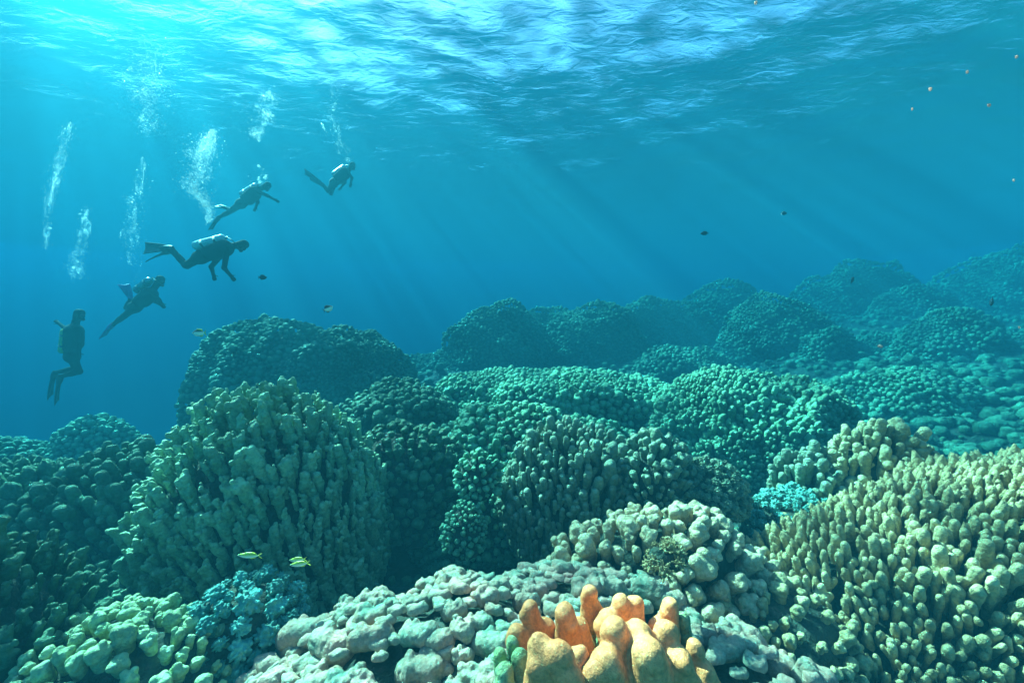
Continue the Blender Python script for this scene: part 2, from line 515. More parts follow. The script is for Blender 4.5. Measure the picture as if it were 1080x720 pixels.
def colony(name, label, cat, c, r, fam, size, mat, base_mat, spacing=.5, up=.4, amp=.1, seed=1, parts=0, lod=2, part='column',
           group=None, zmin=-.35, jitter=.35, stretch=(1, 1, 1), freq=1.3, lean=(0, 0, 0), cull=-.12, base_shrink=.92, spin=None, biglod=0, nmax=2600, vary=.38):
    """a reef colony: a solid mound (ellipsoid c, r, made uneven) carrying lobes all over"""
    c = np.array(c, float); r = np.array(r, float)
    rs = np.random.RandomState(seed * 13 + 5)
    root = thing(name, label, cat, tuple(c), group)
    # mound
    nu, nv = (56, 30)
    u = np.linspace(0, 2 * math.pi, nu, endpoint=False)
    w = np.linspace(-.62, 1, nv)
    th = np.arcsin(np.clip(w, -1, 1))
    U, T = np.meshgrid(u, th)
    D = np.stack([np.cos(U) * np.cos(T), np.sin(U) * np.cos(T), np.sin(T)], -1)
    V = D * r * dome_r(D, seed, amp, freq)[..., None] * base_shrink
    V = V + (vnoise(V * (1.1 / size), seed + 3, 2)[..., None] * size * .12) * D
    i = np.arange(nu * nv).reshape(nv, nu)
    q = np.stack([i[:-1], np.roll(i[:-1], -1, 1), np.roll(i[1:], -1, 1), i[1:]], -1).reshape(-1, 4)
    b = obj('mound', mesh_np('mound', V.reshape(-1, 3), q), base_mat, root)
    # lobes
    area = 4 * math.pi * ((r[0] * r[1]) ** 1.6 / 3 + (r[0] * r[2]) ** 1.6 / 3 + (r[1] * r[2]) ** 1.6 / 3) ** (1 / 1.6)
    sp = spacing * size
    n = int(min(area / (sp * sp) * 7, 60000))
    D = rs.normal(size=(n, 3)); D /= np.linalg.norm(D, axis=1)[:, None]
    D = D[D[:, 2] > zmin]
    # even out over the ellipsoid
    wgt = np.linalg.norm(D / r, axis=1) * r[0] * r[1] * r[2]
    D = D[rs.rand(len(D)) < wgt / wgt.max()]
    Pn = D * r * dome_r(D, seed, amp, freq)[:, None]
    Nn = D / r; Nn /= np.linalg.norm(Nn, axis=1)[:, None]
    Wp = Pn + c
    view = CAMP - Wp
    dist = np.linalg.norm(view, axis=1)
    face = (Nn * view).sum(1) / dist
    ok = (face > cull) & (Wp[:, 1] > -0.3)
    # keep what lies inside or a little beside the frame
    px = Wp[:, 0] / np.maximum(Wp[:, 1], .05)
    ok &= (np.abs(px) < 1.75)
    sel = np.where(ok)[0]
    g = Darts(sp * 1.9)
    items = []
    patch = vnoise(Wp * (.22 / size), seed + 9, 2)
    for k in sel:
        sc = size * (1 + jitter * rs.uniform(-1, 1)) * (1 + vary * patch[k])
        if g.try_add(tuple(Wp[k]), sp * (.35 + .62 * sc / size)):
            d = Nn[k] * (1 - up) + np.array([0, 0, up]) + np.array(lean) + rs.normal(size=3) * .09
            d /= np.linalg.norm(d)
            M = frame_of(d, rs.uniform(0, 6.28) if spin is None else spin + rs.uniform(-.5, .5))
            s = sc * np.array(stretch) * (1 + rs.uniform(-.12, .12, 3))
            items.append((Wp[k] - Nn[k] * sc * .06, M, s, rs.randint(6), sc / dist[k] * (1 + .5 * max(face[k], 0))))
            if len(items) >= nmax: break
    items.sort(key=lambda t: -t[4])
    big = items[:parts]
    for p, M, s, v, _ in big:
        o = bpy.data.objects.new(part, lobe_mesh(fam, biglod, v, mat))
        m4 = Matrix([[*(M[i] * s), p[i] - c[i]] for i in range(3)] + [[0, 0, 0, 1]])
        o.parent = root
        o.matrix_basis = m4
        COL.objects.link(o)
    NPART[0] += len(big)
    rest = items[parts:]
    if rest:
        apx = np.median([t[4] for t in rest]) * FPX
        lod = 2 if apx > (14 if fam in ('column', 'club') else 32) else 3 if apx > 19 else 9
        if fam == 'pillow':
            lod = 2
        if lod == 9 and fam in ('column', 'club'):
            rest = [(p, M, s * np.array([.6, .6, 1.3]), v, a) for p, M, s, v, a in rest]
        join_lobes(part + '_cover' if parts else 'lobe_cover', [t[:4] for t in rest], fam, lod, mat, root, c)
    return root
# ================================================================ seabed
def seabed_z(x, y):
    z = -0.95 - 0.045 * y
    z = z + 0.75 * np.exp(-((y - 1.0) / 1.0) ** 2) * np.exp(-(x / 2.2) ** 2)
    z = z + 1.7 * smooth01((x + 0.25 * (y - 14) - 5) / 16) * smooth01((y - 2) / 8)
    z = z - 4.5 * smooth01((-x - 3.5) / 9) - 5.0 * smooth01((y - 9) / 22) * smooth01((-x + 1 - 0.0 * y) / 12)
    z = z - 0.9 * smooth01((y - 16) / 30) * (x < 60)
    P = np.stack([x, y, 0 * x], -1)
    near = np.exp(-y / 14)
    z = z + 0.30 * vnoise(P * .45, 11, 3) + 0.13 * vnoise(P * 1.6, 12, 3) + (.04 + .05 * near) * vnoise(P * 6.5, 13, 3)
    return z
a = np.linspace(-1, 1, 360)
gx = np.sign(a) * (np.abs(a) ** 2.1) * 66 + a * 8
gy = np.concatenate([np.linspace(-19.5, -.6, 12), -.5 + np.linspace(0, 1, 360) ** 1.9 * 110])
gy = gy[gy < 109.5]; gx = gx[np.abs(gx) < 74.5]
X, Y = np.meshgrid(gx, gy)
M_rock = material('dark_reef_rock', (.012, .03, .02), (.035, .06, .04), (.08, .08, .06), scale=1.7, bump=.8, pore=14, patch=.5)
g = obj('seabed', grid_mesh('seabed', X, Y, seabed_z(X, Y)), M_rock)
g['kind'] = 'structure'
# ================================================================ coral colours
M_olive = material('olive_green_coral', (.12, .25, .13), (.30, .45, .25), (.10, .17, .09), scale=3.2, pore=110)
M_dkteal = material('deep_green_coral', (.03, .09, .04), (.08, .18, .085), (.20, .28, .18), scale=2.0, pore=60)
M_teal = material('mint_green_coral', (.08, .24, .13), (.20, .44, .25), (.10, .2, .15), scale=2.6, pore=70)
M_grey = material('grey_green_coral', (.11, .17, .10), (.22, .28, .18), (.36, .30, .24), scale=3.0, pore=90)
M_beige = material('sandy_beige_coral', (.40, .29, .15), (.70, .50, .29), (.62, .38, .30), scale=4.5, pore=150)
M_khaki = material('khaki_yellow_coral', (.36, .28, .12), (.64, .47, .23), (.28, .19, .09), scale=4.0, pore=150)
M_tan = material('olive_tan_coral', (.28, .25, .12), (.48, .41, .22), (.20, .17, .08), scale=4.0, pore=130)
M_pink = material('pale_pink_coral', (.15, .25, .17), (.62, .31, .22), (.40, .33, .21), scale=5.5, pore=170, patch=.6, bump=.35, lump=.4)
M_orange = material('orange_finger_coral', (.86, .24, .08), (.92, .33, .13), (.80, .36, .12), scale=7.0, pore=220, bump=.25, rough=.6, patch=.3, lump=.3)
M_aqua = material('turquoise_coral', (.06, .25, .21), (.15, .42, .35), (.36, .48, .30), scale=5.0, pore=150)
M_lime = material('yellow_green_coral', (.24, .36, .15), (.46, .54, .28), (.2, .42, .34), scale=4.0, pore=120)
M_base = material('algae_coral_base_shade_darkened', (.02, .035, .025), (.06, .08, .05), (.14, .10, .09), scale=4, bump=.8, pore=40)  # algae tone, darkened so the gaps between lobes look shaded
M_far = material('far_green_coral', (.025, .095, .055), (.075, .22, .12), None, scale=1.6, bump=.6, pore=20)

# ================================================================ colonies
def col(name, label, cat, px, py, d, r, fam, size, mat, **kw):
    c = at(px, py, d)
    kw.setdefault('seed', int(px + py) % 977)
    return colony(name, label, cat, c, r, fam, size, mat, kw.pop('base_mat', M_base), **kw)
# big column dome on the left
col('column_coral', 'big olive green column coral dome behind the turquoise coral, its tall clubs pointing up', 'coral', 290, 575, 3.2, (.95, .85, 1.27), 'column', .185, M_olive,
    spacing=.44, base_shrink=.9, stretch=(1.1, 1.1, 1), up=.86, parts=300, biglod=0, lod=1, lean=(-.1, -.08, 0), amp=.07)
col('column_coral', 'darker column coral shoulder at the left foot of the big olive dome', 'coral', 150, 600, 3.6, (.85, .8, 1.1), 'club', .22, M_dkteal,
    spacing=.40, up=.75, parts=120, biglod=1, lod=2, lean=(-.1, -.1, 0))
# right hand field of columns
col('column_coral', 'huge khaki column coral mound filling the lower right corner, rows of leaning clubs', 'coral', 1250, 740, 2.1, (2.5, 1.3, 1.45), 'club', .13, M_khaki,
    spacing=.34, base_shrink=.9, jitter=.25, stretch=(.85, .85, 1.3), up=.66, parts=300, biglod=1, lod=2, lean=(-.12, -.22, 0), amp=.1, nmax=3400)
# beige knobs
col('knob_coral', 'sandy beige coral bank of round knobs behind the orange coral', 'coral', 695, 628, 2.35, (.72, .42, .50), 'knob', .15, M_beige,
    spacing=.62, up=.5, parts=150, biglod=0, lod=1, part='knob', amp=.14)
col('knob_coral', 'small beige knob coral between the pink coral and the khaki column mound', 'coral', 820, 668, 2.0, (.42, .3, .2), 'knob', .09, M_khaki,
    spacing=.85, up=.5, parts=120, biglod=1, lod=2, part='knob')
# pink foreground
col('lump_coral', 'pale pink coral bed of flat pillow lumps around the orange coral', 'coral', 540, 850, 1.35, (1.5, 1.0, .62), 'pillow', .105, M_pink, vary=.2,
    spacing=.76, up=.45, stretch=(1, 1, 1.15), parts=300, biglod=0, lod=1, part='lump', amp=.2, freq=2.2, base_shrink=.9, spin=0, zmin=-.1, jitter=.55)
col('rosette_coral', 'turquoise cauliflower coral in front of the big olive dome', 'coral', 258, 668, 2.0, (.30, .28, .30), 'rosette', .105, M_aqua,
    spacing=.75, up=.35, parts=90, biglod=1, lod=1, part='rosette')
col('knob_coral', 'yellow green lumpy coral ridge in the lower left, below the turquoise coral', 'coral', 130, 725, 1.7, (.55, .35, .30), 'knob', .085, M_lime,
    spacing=.75, up=.5, parts=120, biglod=0, lod=1, part='knob', amp=.2)
col('column_coral', 'dark column coral cut off by the lower left corner', 'coral', -55, 720, 1.7, (.5, .45, .62), 'column', .17, M_dkteal,
    spacing=.4, up=.7, parts=80, biglod=1, lod=2, lean=(.15, -.1, 0))
col('knob_coral', 'shaded green knob coral under the darker column shoulder', 'coral', 75, 665, 2.6, (.42, .4, .42), 'knob', .1, M_dkteal,
    spacing=.8, up=.5, parts=60, biglod=1, lod=2, part='knob')
col('column_coral', 'dark teal slope of short columns at the left edge', 'coral', 5, 590, 4.0, (1.05, .9, .9), 'club', .19, M_dkteal,
    spacing=.4, up=.7, parts=0, lod=2, lean=(-.1, -.1, 0))
col('reef_mound', 'low blue green coral hump at the left edge behind the teal slope', 'coral', -10, 520, 6.5, (1.1, 1, .9), 'knob', .12, M_far, spacing=.8, up=.4, lod=2)
# centre
col('knob_coral', 'mint green coral bank with a long flat bright top in the middle', 'coral', 560, 520, 4.5, (1.5, 1.0, .98), 'knob', .095, M_teal,
    spacing=.72, up=.45, parts=220, biglod=1, lod=2, part='knob', amp=.2, freq=2.2)
col('knob_coral', 'grey green lobed coral mass leaning out of the mint bank', 'coral', 615, 545, 3.45, (.72, .55, .78), 'club', .16, M_grey,
    spacing=.40, up=.8, parts=220, biglod=0, lod=1, amp=.16)
col('knob_coral', 'grey green lobed coral shoulder right behind the beige knobs', 'coral', 690, 515, 3.1, (.30, .3, .42), 'knob', .1, M_grey,
    spacing=.7, up=.6, parts=90, biglod=1, lod=2, part='knob')
col('rosette_coral', 'round pale green coral ball on the shaded wall of the mint bank', 'coral', 503, 505, 3.3, (.19, .18, .22), 'knob', .065, M_teal,
    spacing=.75, up=.2, parts=50, biglod=1, lod=2, part='knob')
col('rosette_coral', 'small mint coral clump low on the shaded wall', 'coral', 490, 562, 3.0, (.16, .16, .24), 'knob', .055, M_teal,
    spacing=.75, up=.3, parts=40, biglod=1, lod=2, part='knob')
col('knob_coral', 'dim green coral wall between the big olive dome and the valley', 'coral', 430, 520, 3.9, (.62, .5, .72), 'knob', .11, M_dkteal,
    spacing=.75, up=.5, parts=80, biglod=1, lod=2, part='knob')
# right middle
col('knob_coral', 'upright sandy green coral with thick knobbly stems, highest of the right middle', 'coral', 925, 515, 3.2, (.40, .3, .46), 'club', .15, M_tan,
    spacing=.42, up=.75, parts=90, biglod=0, lod=1)
col('knob_coral', 'smaller sandy green knobbly coral left of the highest one', 'coral', 850, 530, 3.25, (.27, .25, .36), 'club', .15, M_grey,
    spacing=.42, up=.75, parts=60, biglod=0, lod=1)
col('rosette_coral', 'pale blue green leafy coral patch below the knobbly stems', 'coral', 845, 560, 2.9, (.42, .36, .26), 'rosette', .085, M_aqua,
    spacing=.7, up=.4, parts=110, biglod=1, lod=2, part='rosette')
col('rosette_coral', 'grey green boulder coral with fine bumps left of the blue green patch', 'coral', 748, 522, 3.0, (.26, .26, .26), 'rosette', .07, M_grey,
    spacing=.7, up=.3, parts=80, biglod=1, lod=2, part='rosette')
col('twig_coral', 'small yellow brown twiggy coral wedged between the beige knobs', 'coral', 702, 590, 1.75, (.08, .07, .06), 'twigs', .085, M_khaki,
    spacing=.55, up=.4, parts=20, biglod=1, lod=1, part='twig_tuft')
# mid distance
col('reef_mound', 'rounded emerald green coral dome right of the mint bank', 'coral', 785, 470, 5.7, (1.38, 1.2, 1.15), 'knob', .095, M_teal, base_mat=M_far,
    nmax=4000, spacing=.64, stretch=(.95, .95, 1.25), up=.5, parts=120, biglod=1, lod=2, part='knob', amp=.2, freq=2.2)
col('reef_mound', 'long low green coral band behind the mint bank', 'coral', 590, 430, 7.0, (2.2, 1.2, .72), 'knob', .11, M_teal, base_mat=M_far, spacing=.68, up=.5, lod=2, amp=.22)
col('reef_mound', 'dull green coral hollow behind the big olive dome', 'coral', 420, 450, 6.2, (1.0, .8, .72), 'knob', .13, M_dkteal, base_mat=M_far, spacing=.7, up=.5, lod=2, amp=.2)
col('reef_mound', 'large dark twin humped coral dome left of the middle', 'coral', 300, 440, 9.8, (2.15, 1.9, 2.55), 'knob', .14, M_far, base_mat=M_far, spacing=.66, up=.3, lod=2, amp=.16, freq=1.8, nmax=3600, lean=(0,0,-.1))
col('reef_mound', 'right hump grown onto the large dark dome', 'coral', 368, 440, 9.6, (1.55, 1.7, 2.35), 'knob', .125, M_far, base_mat=M_far, spacing=.66, up=.3, lod=2, amp=.16, freq=1.8, nmax=2800, lean=(0,0,-.1))
col('reef_mound', 'small upright coral head standing apart at the far left', 'coral', 103, 500, 7.2, (.68, .7, 1.1), 'knob', .11, M_teal, base_mat=M_far, spacing=.7, up=.2, lod=2, amp=.08)
far = [
 (470, 400, 12, (1.3, 1.2, .9), 'leftmost low coral hump of the far ridge'),
 (525, 385, 12, (1.5, 1.3, 1.9), 'flat topped dark coral head at the left end of the far ridge'),
 (578, 372, 14, (1.3, 1.2, 1.75), 'round coral head right of the flat topped dark one'),
 (628, 380, 12.5, (1.6, 1.3, 1.85), 'broad coral head in the middle of the far ridge'),
 (690, 380, 15, (2.0, 1.6, 2.4), 'faint tall coral hump behind the broad coral head'),
 (720, 410, 10, (1.1, 1, 1.15), 'low dim coral hump in front of the far ridge, behind the emerald dome'),
 (760, 360, 18, (2.6, 2, 2.6), 'palest coral hump on the horizon'),
 (818, 385, 12.5, (1.7, 1.5, 2.1), 'big round dim coral ball right of the middle'),
 (872, 385, 10.5, (.55, .6, 1.0), 'narrow blocky coral pillar beside the big round ball'),
 (905, 345, 18, (2.4, 2, 3.0), 'faint coral shoulder leading up to the right hand slope'),
 (965, 365, 15, (1.8, 1.6, 2.3), 'dim coral dome below the faint shoulder'),
 (950, 440, 8, (1.4, 1.2, 1.0), 'low bright green coral mound in front of the right hand slope'),
 (1002, 375, 10, (1.0, 1.0, 1.1), 'mushroom shaped coral head with a pale top on the right'),
 (1050, 345, 17, (2.4, 2.2, 3.4), 'tallest coral tower at the right edge of the far slope'),
 (1125, 345, 18, (3, 2.4, 4.8), 'hazy coral wall running out of the right edge'),
 (905, 432, 9.5, (.9, .9, .8), 'small rounded coral hump between the emerald dome and the bright green mound'),
 (870, 405, 12, (1.3, 1.1, 1.2), 'dim coral hump at the foot of the narrow pillar'),
 (1000, 455, 7.5, (.8, .8, .7), 'low green hump just above the huge khaki column mound'),
 (1080, 405, 10, (1.3, 1.2, 1.4), 'rounded hazy coral knoll at the right edge under the tower'),
 (935, 395, 11.5, (1.1, 1.1, 1.3), 'dim coral knoll between the pillar and the mushroom shaped head'),
 (1060, 455, 8.5, (.95, 1, 1.0), 'pale blue green coral head low at the right edge'),
]
for i, (px, py, d, r, lab) in enumerate(far):
    k = 1.3 if d >= 10 else 1.1
    d *= k; r = (r[0] * k * 1.08, r[1] * k, r[2] * k * .95)
    col('reef_mound', lab, 'coral', px, py, d, r, 'knob', .12 + .002 * d, (M_far, M_dkteal, M_teal)[i % 3 if d < 11 else 0], base_mat=M_far,
        spacing=.74, up=.3, lod=2, amp=.16, seed=50 + i, nmax=1500, freq=2.0)
# ---------------------------------------------------------------- orange finger coral
def orange():
    c = at(640, 705, .92)
    root = thing('finger_coral', 'bright orange finger coral standing up in the middle foreground', 'coral', tuple(c))
    rs = np.random.RandomState(3)
    def P(px, py, d): return np.array(at(px, py, d) - c)
    groups = [
     [((562, 690, 1.0), (559, 641, 1.0), .030, .021), ((562, 705, .98), (545, 668, .98), .032, .024), ((575, 700, 1.0), (573, 662, 1.02), .03, .026)],
     [((600, 700, 1.0), (596, 648, .98), .036, .025), ((612, 700, 1.0), (611, 662, 1.0), .035, .026)],
     [((625, 700, 1.06), (622, 625, 1.06), .034, .020), ((632, 700, 1.06), (633, 650, 1.06), .03, .022)],
     [((660, 700, 1.02), (655, 636, 1.02), .045, .024), ((668, 700, 1.0), (672, 636, 1.03), .035, .018), ((650, 700, 1.0), (643, 655, 1.0), .04, .03)],
     [((700, 700, 1.0), (707, 638, 1.0), .042, .020), ((700, 700, 1.0), (692, 660, 1.0), .035, .020)],
     [((585, 735, .84), (573, 684, .84), .042, .026), ((590, 735, .84), (589, 690, .82), .04, .028), ((600, 735, .84), (611, 694, .85), .038, .022), ((570, 740, .84), (566, 704, .82), .035, .024), ((610, 750, .84), (600, 715, .80), .04, .03)],
     [((655, 730, .88), (649, 664, .88), .055, .028), ((672, 730, .88), (674, 668, .88), .055, .030), ((700, 730, .88), (702, 667, .89), .05, .026),
      ((690, 740, .84), (684, 692, .82), .05, .036), ((650, 740, .84), (640, 700, .83), .05, .034), ((720, 740, .86), (716, 695, .85), .045, .028), ((630, 745, .84), (627, 712, .82), .04, .03)],
     [((738, 735, .93), (732, 680, .93), .036, .016), ((742, 740, .90), (745, 708, .90), .034, .02)],
    ]
    for gr in groups:
        pr = []
        for a, b, ra, rb in gr:
            A, B = P(*a), P(*b)
            A2 = A - np.array([0, 0, .08])
            mid = (A + B) / 2 + rs.normal(size=3) * .004
            ra *= 1.22; rb *= 1.1
            pr.append((A2, mid, ra * 1.1, (ra + rb) / 2 * 1.02)); pr.append((mid, B, (ra + rb) / 2, rb))
            for k in range(9):
                t = rs.uniform(.05, .97)
                q = A + (B - A) * t + rdir(rs) * (ra + (rb - ra) * t) * .75
                pr.append((q, q + rdir(rs, 1) * .008, rb * rs.uniform(.45, .75), rb * rs.uniform(.4, .65)))
        obj('finger', imesh('finger', pr, .006, k=.013, rough=.0018, rseed=2, rfreq=40), M_orange, root)
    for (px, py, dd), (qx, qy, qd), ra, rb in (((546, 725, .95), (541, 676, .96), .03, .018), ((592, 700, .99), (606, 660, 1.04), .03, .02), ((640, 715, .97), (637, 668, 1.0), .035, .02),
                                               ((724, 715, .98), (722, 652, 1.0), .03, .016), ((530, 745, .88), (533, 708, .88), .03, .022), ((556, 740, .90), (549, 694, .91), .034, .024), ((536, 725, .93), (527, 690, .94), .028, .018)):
        A, B = P(px, py, dd), P(qx, qy, qd)  # added fingers whose green colour stands in for the orange coral's shaded sides
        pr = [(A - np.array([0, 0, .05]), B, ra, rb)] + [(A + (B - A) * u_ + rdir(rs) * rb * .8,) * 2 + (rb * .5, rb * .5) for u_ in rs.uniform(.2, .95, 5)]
        obj('finger', imesh('finger', pr, .0065, k=.014, rough=.0015, rfreq=40), M_lime, root)['label'] = 'finger painted green as shaded side'
    b = [((-.12, .05, -.12), (.14, .03, -.12), .1, .12), ((-.1, -.06, -.1), (.12, -.04, -.1), .09, .1)]
    obj('stump', imesh('stump', b, .012, k=.04, rough=.006, rfreq=20), M_lime, root)
orange()
# ---------------------------------------------------------------- small growth covering the seabed
def cover():
    rs = np.random.RandomState(21)
    for nm, n, ymin, ymax, size, mat, label in (('coral_rubble', 1700, .9, 7, .075, M_dkteal, 'small green coral knobs growing all over the near seabed'),
                                          ('coral_growth', 7000, 6, 26, .17, M_far, 'coral growth covering the more distant seabed')):
        y = ymin + (ymax - ymin) * rs.rand(n) ** 1.3
        x = rs.uniform(-1.5, 1.5, n) * (y + .4)
        z = seabed_z(x, y)
        it = []
        for k in range(n):
            d = np.array([0, 0, 1.0]) + rs.normal(size=3) * .25
            sc = size * rs.uniform(.6, 1.6)
            it.append((np.array([x[k], y[k], z[k]]), frame_of(d, rs.uniform(0, 6)), sc * np.array([1.3, 1.3, 1]), rs.randint(6)))
        o = join_lobes(nm, it, 'knob', 3 if ymin < 5 else 9, mat, None, np.zeros(3))
        o['label'] = label
cover()
# ================================================================ divers
M_suit = plain('black_neoprene', (.012, .014, .016), .85, bump=.3, spec=.15)
M_vest = plain('dark_blue_nylon', (.012, .02, .03), .85, spec=.15, bump=.3, scale=30)
M_tankw = plain('white_painted_cylinder', (.75, .78, .74), .35, c2=(.6, .64, .6), scale=6)
M_tanky = plain('yellow_painted_cylinder', (.65, .6, .12), .35, scale=6)
M_metal = plain('brushed_metal', (.45, .46, .47), .3, 1.0)
M_fin = plain('black_rubber', (.025, .03, .04), .5)
M_finp = plain('purple_rubber', (.22, .10, .38), .5)
M_glass = plain('dark_mask_glass', (.02, .05, .07), .1)
M_skin = plain('skin', (.5, .3, .22), .6, c2=(.42, .25, .18))
def tube(name, pts, rad, mat, parent, n=14, cap=True, smooth=True):
    pts = [np.array(p, float) for p in pts]
    V, Q = [], []
    for i, p in enumerate(pts):
        d = pts[min(i + 1, len(pts) - 1)] - pts[max(i - 1, 0)]
        M = frame_of(d, 0)
        for k in range(n):
            a = 6.2832 * k / n
            V.append(p + rad[i] * (M[:, 0] * math.cos(a) + M[:, 1] * math.sin(a)))
    for i in range(len(pts) - 1):
        for k in range(n):
            Q.append((i*n+k, i*n+(k+1) % n, (i+1)*n+(k+1) % n, (i+1)*n+k))
    return obj(name, mesh_np(name, V, Q, smooth), mat, parent)
def cylinder_ends(a, b, r, mat, name, parent):
    a, b = np.array(a, float), np.array(b, float); d = (b - a) / np.linalg.norm(b - a)
    P = [a, a + d * .005, a + d * .03, a + d * .07, b - d * .08, b - d * .04, b - d * .015, b]
    return tube(name, P, [0.001, r * .75, r * .97, r, r, r * .85, r * .45, .001], mat, parent, 18)
def blade(name, a, b, wdir, w0, w1, th, mat, parent):
    """a swim fin: flared tapering plate with two side rails"""
    a, b, wd = (np.array(q, float) for q in (a, b, wdir))
    d = b - a; L = np.linalg.norm(d); d /= L
    wd = wd - d * (wd @ d); wd /= np.linalg.norm(wd)
    nn = np.cross(d, wd)
    V, Q = [], []
    m = 9; prof = [(-1, 1.6), (-.88, 1.6), (-.82, .5), (0, .7), (.82, .5), (.88, 1.6), (1, 1.6)]
    ring = [(x, z) for x, z in prof] + [(x, -z) for x, z in reversed(prof)]
    n = len(ring)
    for i in range(m):
        t = i / (m - 1)
        w = w0 + (w1 - w0) * t ** .8
        tip = .06 * L * max(0, t - .85) / .15
        bend = nn * (.10 * L * t * t)
        for x, z in ring:
            V.append(a + d * (L * t - tip * (1 - x * x)) + wd * (x * w / 2) + nn * (z * th * (1 - .75 * t) / 2) + bend)
    for i in range(m - 1):
        for k in range(n):
            Q.append((i*n+k, i*n+(k+1) % n, (i+1)*n+(k+1) % n, (i+1)*n+k))
    for i in (0, m - 1):
        for k in range(len(prof) - 1):
            f = (i*n+k, i*n+k+1, i*n+n-2-k, i*n+n-1-k)
            Q.append(f if i else f[::-1])
    return obj(name, mesh_np(name, V, Q, False), mat, parent)
def diver(label, d, J, tank, tank_mat, fin_mat, scale=1.0, fw=.25, lat=None):
    """J: joints measured on the photograph as px, py and an offset in depth; the body is one continuous surface"""
    q = at(J['pelvis'][0], J['pelvis'][1], d)
    lat = np.array(lat if lat is not None else (q.x, q.y, 0.0)); lat = lat / np.linalg.norm(lat)
    def W(q):
        off = q[2] if len(q) > 2 else 0
        return np.array(at(q[0], q[1], d)) + lat * off
    j = {k: W(v) for k, v in J.items()}
    o = j['pelvis'].copy()
    root = thing('person', label, 'diver', tuple(o), 'scuba divers in open water')
    j = {k: v - o for k, v in j.items()}
    s = scale
    P = []
    def cap(a, b, ra, rb, k=.04): P.append((a, b, ra * s, rb * s, k * s))
    pe, ch, nk, hd = j['pelvis'], j['chest'], j['neck'], j['head']
    l = lat * s
    # trunk
    cap(pe + l * .07, pe - l * .07, .115, .115); cap(pe, (pe + ch) / 2, .125, .125, .08)
    cap((pe + ch) / 2 + l * .05, ch + l * .08, .12, .13, .06); cap((pe + ch) / 2 - l * .05, ch - l * .08, .12, .13, .06)
    cap(ch + l * .15, ch - l * .15, .075, .075, .06); cap(ch, nk, .09, .06, .05)
    up = hd - nk; up /= np.linalg.norm(up)
    face = j['face'] - hd; face = face - up * (face @ up); face /= np.linalg.norm(face)
    cap(nk, hd - up * .03 * s, .058, .075, .03); cap(hd - up * .03 * s + face * .02 * s, hd + up * .045 * s, .085, .092, .04)
    cap(hd + face * .085 * s, hd + face * .10 * s - up * .01 * s, .016, .014, .02)          # nose
    cap(hd + face * .06 * s - up * .075 * s, hd + face * .075 * s - up * .07 * s, .03, .028, .02)  # chin
    for side in (1, -1):
        e = hd + l * .09 * side
        cap(e + up * .015 * s, e - up * .015 * s, .016, .014, .01)                              # ear under the hood
    for side, nm in ((1, 'f'), (-1, 'n')):           # far, near
        hip = pe + l * .09 * side
        kn, an, ft = j['knee_' + nm], j['ankle_' + nm], j['tip_' + nm]
        cap(hip, kn, .092, .062, .05); cap(kn, an, .062, .042, .03); cap(kn + (an - kn) * .3, kn + (an - kn) * .45, .058, .055, .03)
        fd = (ft - an); fl = np.linalg.norm(fd); fd /= fl
        cap(an, an + fd * .13 * s, .042, .038, .03)
        wd = J.get('finw', None)
        w = lat
        if 'finw_' + nm in J:
            a_ = J['finw_' + nm]; w = np.array([lat[1], -lat[0], 0]) * a_[0] + lat * a_[1] + np.array([0, 0, a_[2]])
        f = blade('fin', an + fd * .06 * s, ft, w, .10 * s, fw * s, .035 * s, fin_mat, root)
        tube('foot_pocket', [an - fd * .03 * s, an + fd * .02 * s, an + fd * .12 * s, an + fd * .22 * s], [.045 * s, .055 * s, .053 * s, .03 * s], fin_mat, f)
        sh = ch + (nk - ch) * .25 + l * .19 * side
        el, ha = j['elbow_' + nm], j['hand_' + nm]
        cap(sh, el, .058, .045, .05); cap(el, ha, .045, .03, .02)
        hdn = ha - el; hdn /= np.linalg.norm(hdn)
        ww = np.cross(hdn, lat); ww /= np.linalg.norm(ww) + 1e-9
        cap(ha, ha + hdn * .07 * s, .03, .032, .015)
        palm = ha + hdn * .08 * s
        for k, L in enumerate((.062, .075, .078, .06)):
            q = palm + ww * (k - 1.5) * .021 * s
            m = q + hdn * L * .5 * s
            e = m + (hdn * .75 + lat * -.5 * side) * L * .5 * s
            cap(q, m, .0105, .010, .006); cap(m, e, .010, .0085, .004)
        th = ha + hdn * .03 * s + ww * .03 * s
        cap(th, th + (ww * .8 + hdn * .6) * .055 * s, .012, .0095, .008)
    body = obj('body', imesh('body', P, .015, k=.03), M_suit, root)
    # buoyancy vest over the trunk
    B = []
    mid = (pe + ch) / 2
    bk = np.cross(ch - pe, lat); bk /= np.linalg.norm(bk)
    tm = (W(tank[0]) + W(tank[1])) / 2 - o
    if bk @ (tm - mid) < 0: bk = -bk
    for side in (1, -1):
        B += [(mid + l * .09 * side, ch + l * .1 * side, .15 * s, .16 * s), (mid + l * .14 * side - bk * .06 * s, mid + (ch - mid) * .5 + l * .14 * side - bk * .07 * s, .1 * s, .09 * s),
              (pe + (ch - pe) * .3 + bk * .09 * s + l * .13 * side, ch + bk * .09 * s + l * .14 * side, .06 * s, .065 * s)]
    vest = obj('vest', imesh('vest', B, .018, k=.04), M_vest, root)
    for side in (1, -1):
        tube('pocket', [mid + l * .21 * side - bk * .05 * s, mid + (pe - mid) * .5 + l * .2 * side - bk * .05 * s], [.05 * s, .045 * s], M_vest, vest, 8)
    ta, tb = W(tank[0]) - o, W(tank[1]) - o
    td = (tb - ta) / np.linalg.norm(tb - ta)
    tk = cylinder_ends(ta, tb, .092 * s, tank_mat, 'air_tank', root)
    tube('valve', [tb - td * .01, tb + td * .03, tb + td * .05], [.022 * s, .022 * s, .018 * s], M_metal, tk, 10)
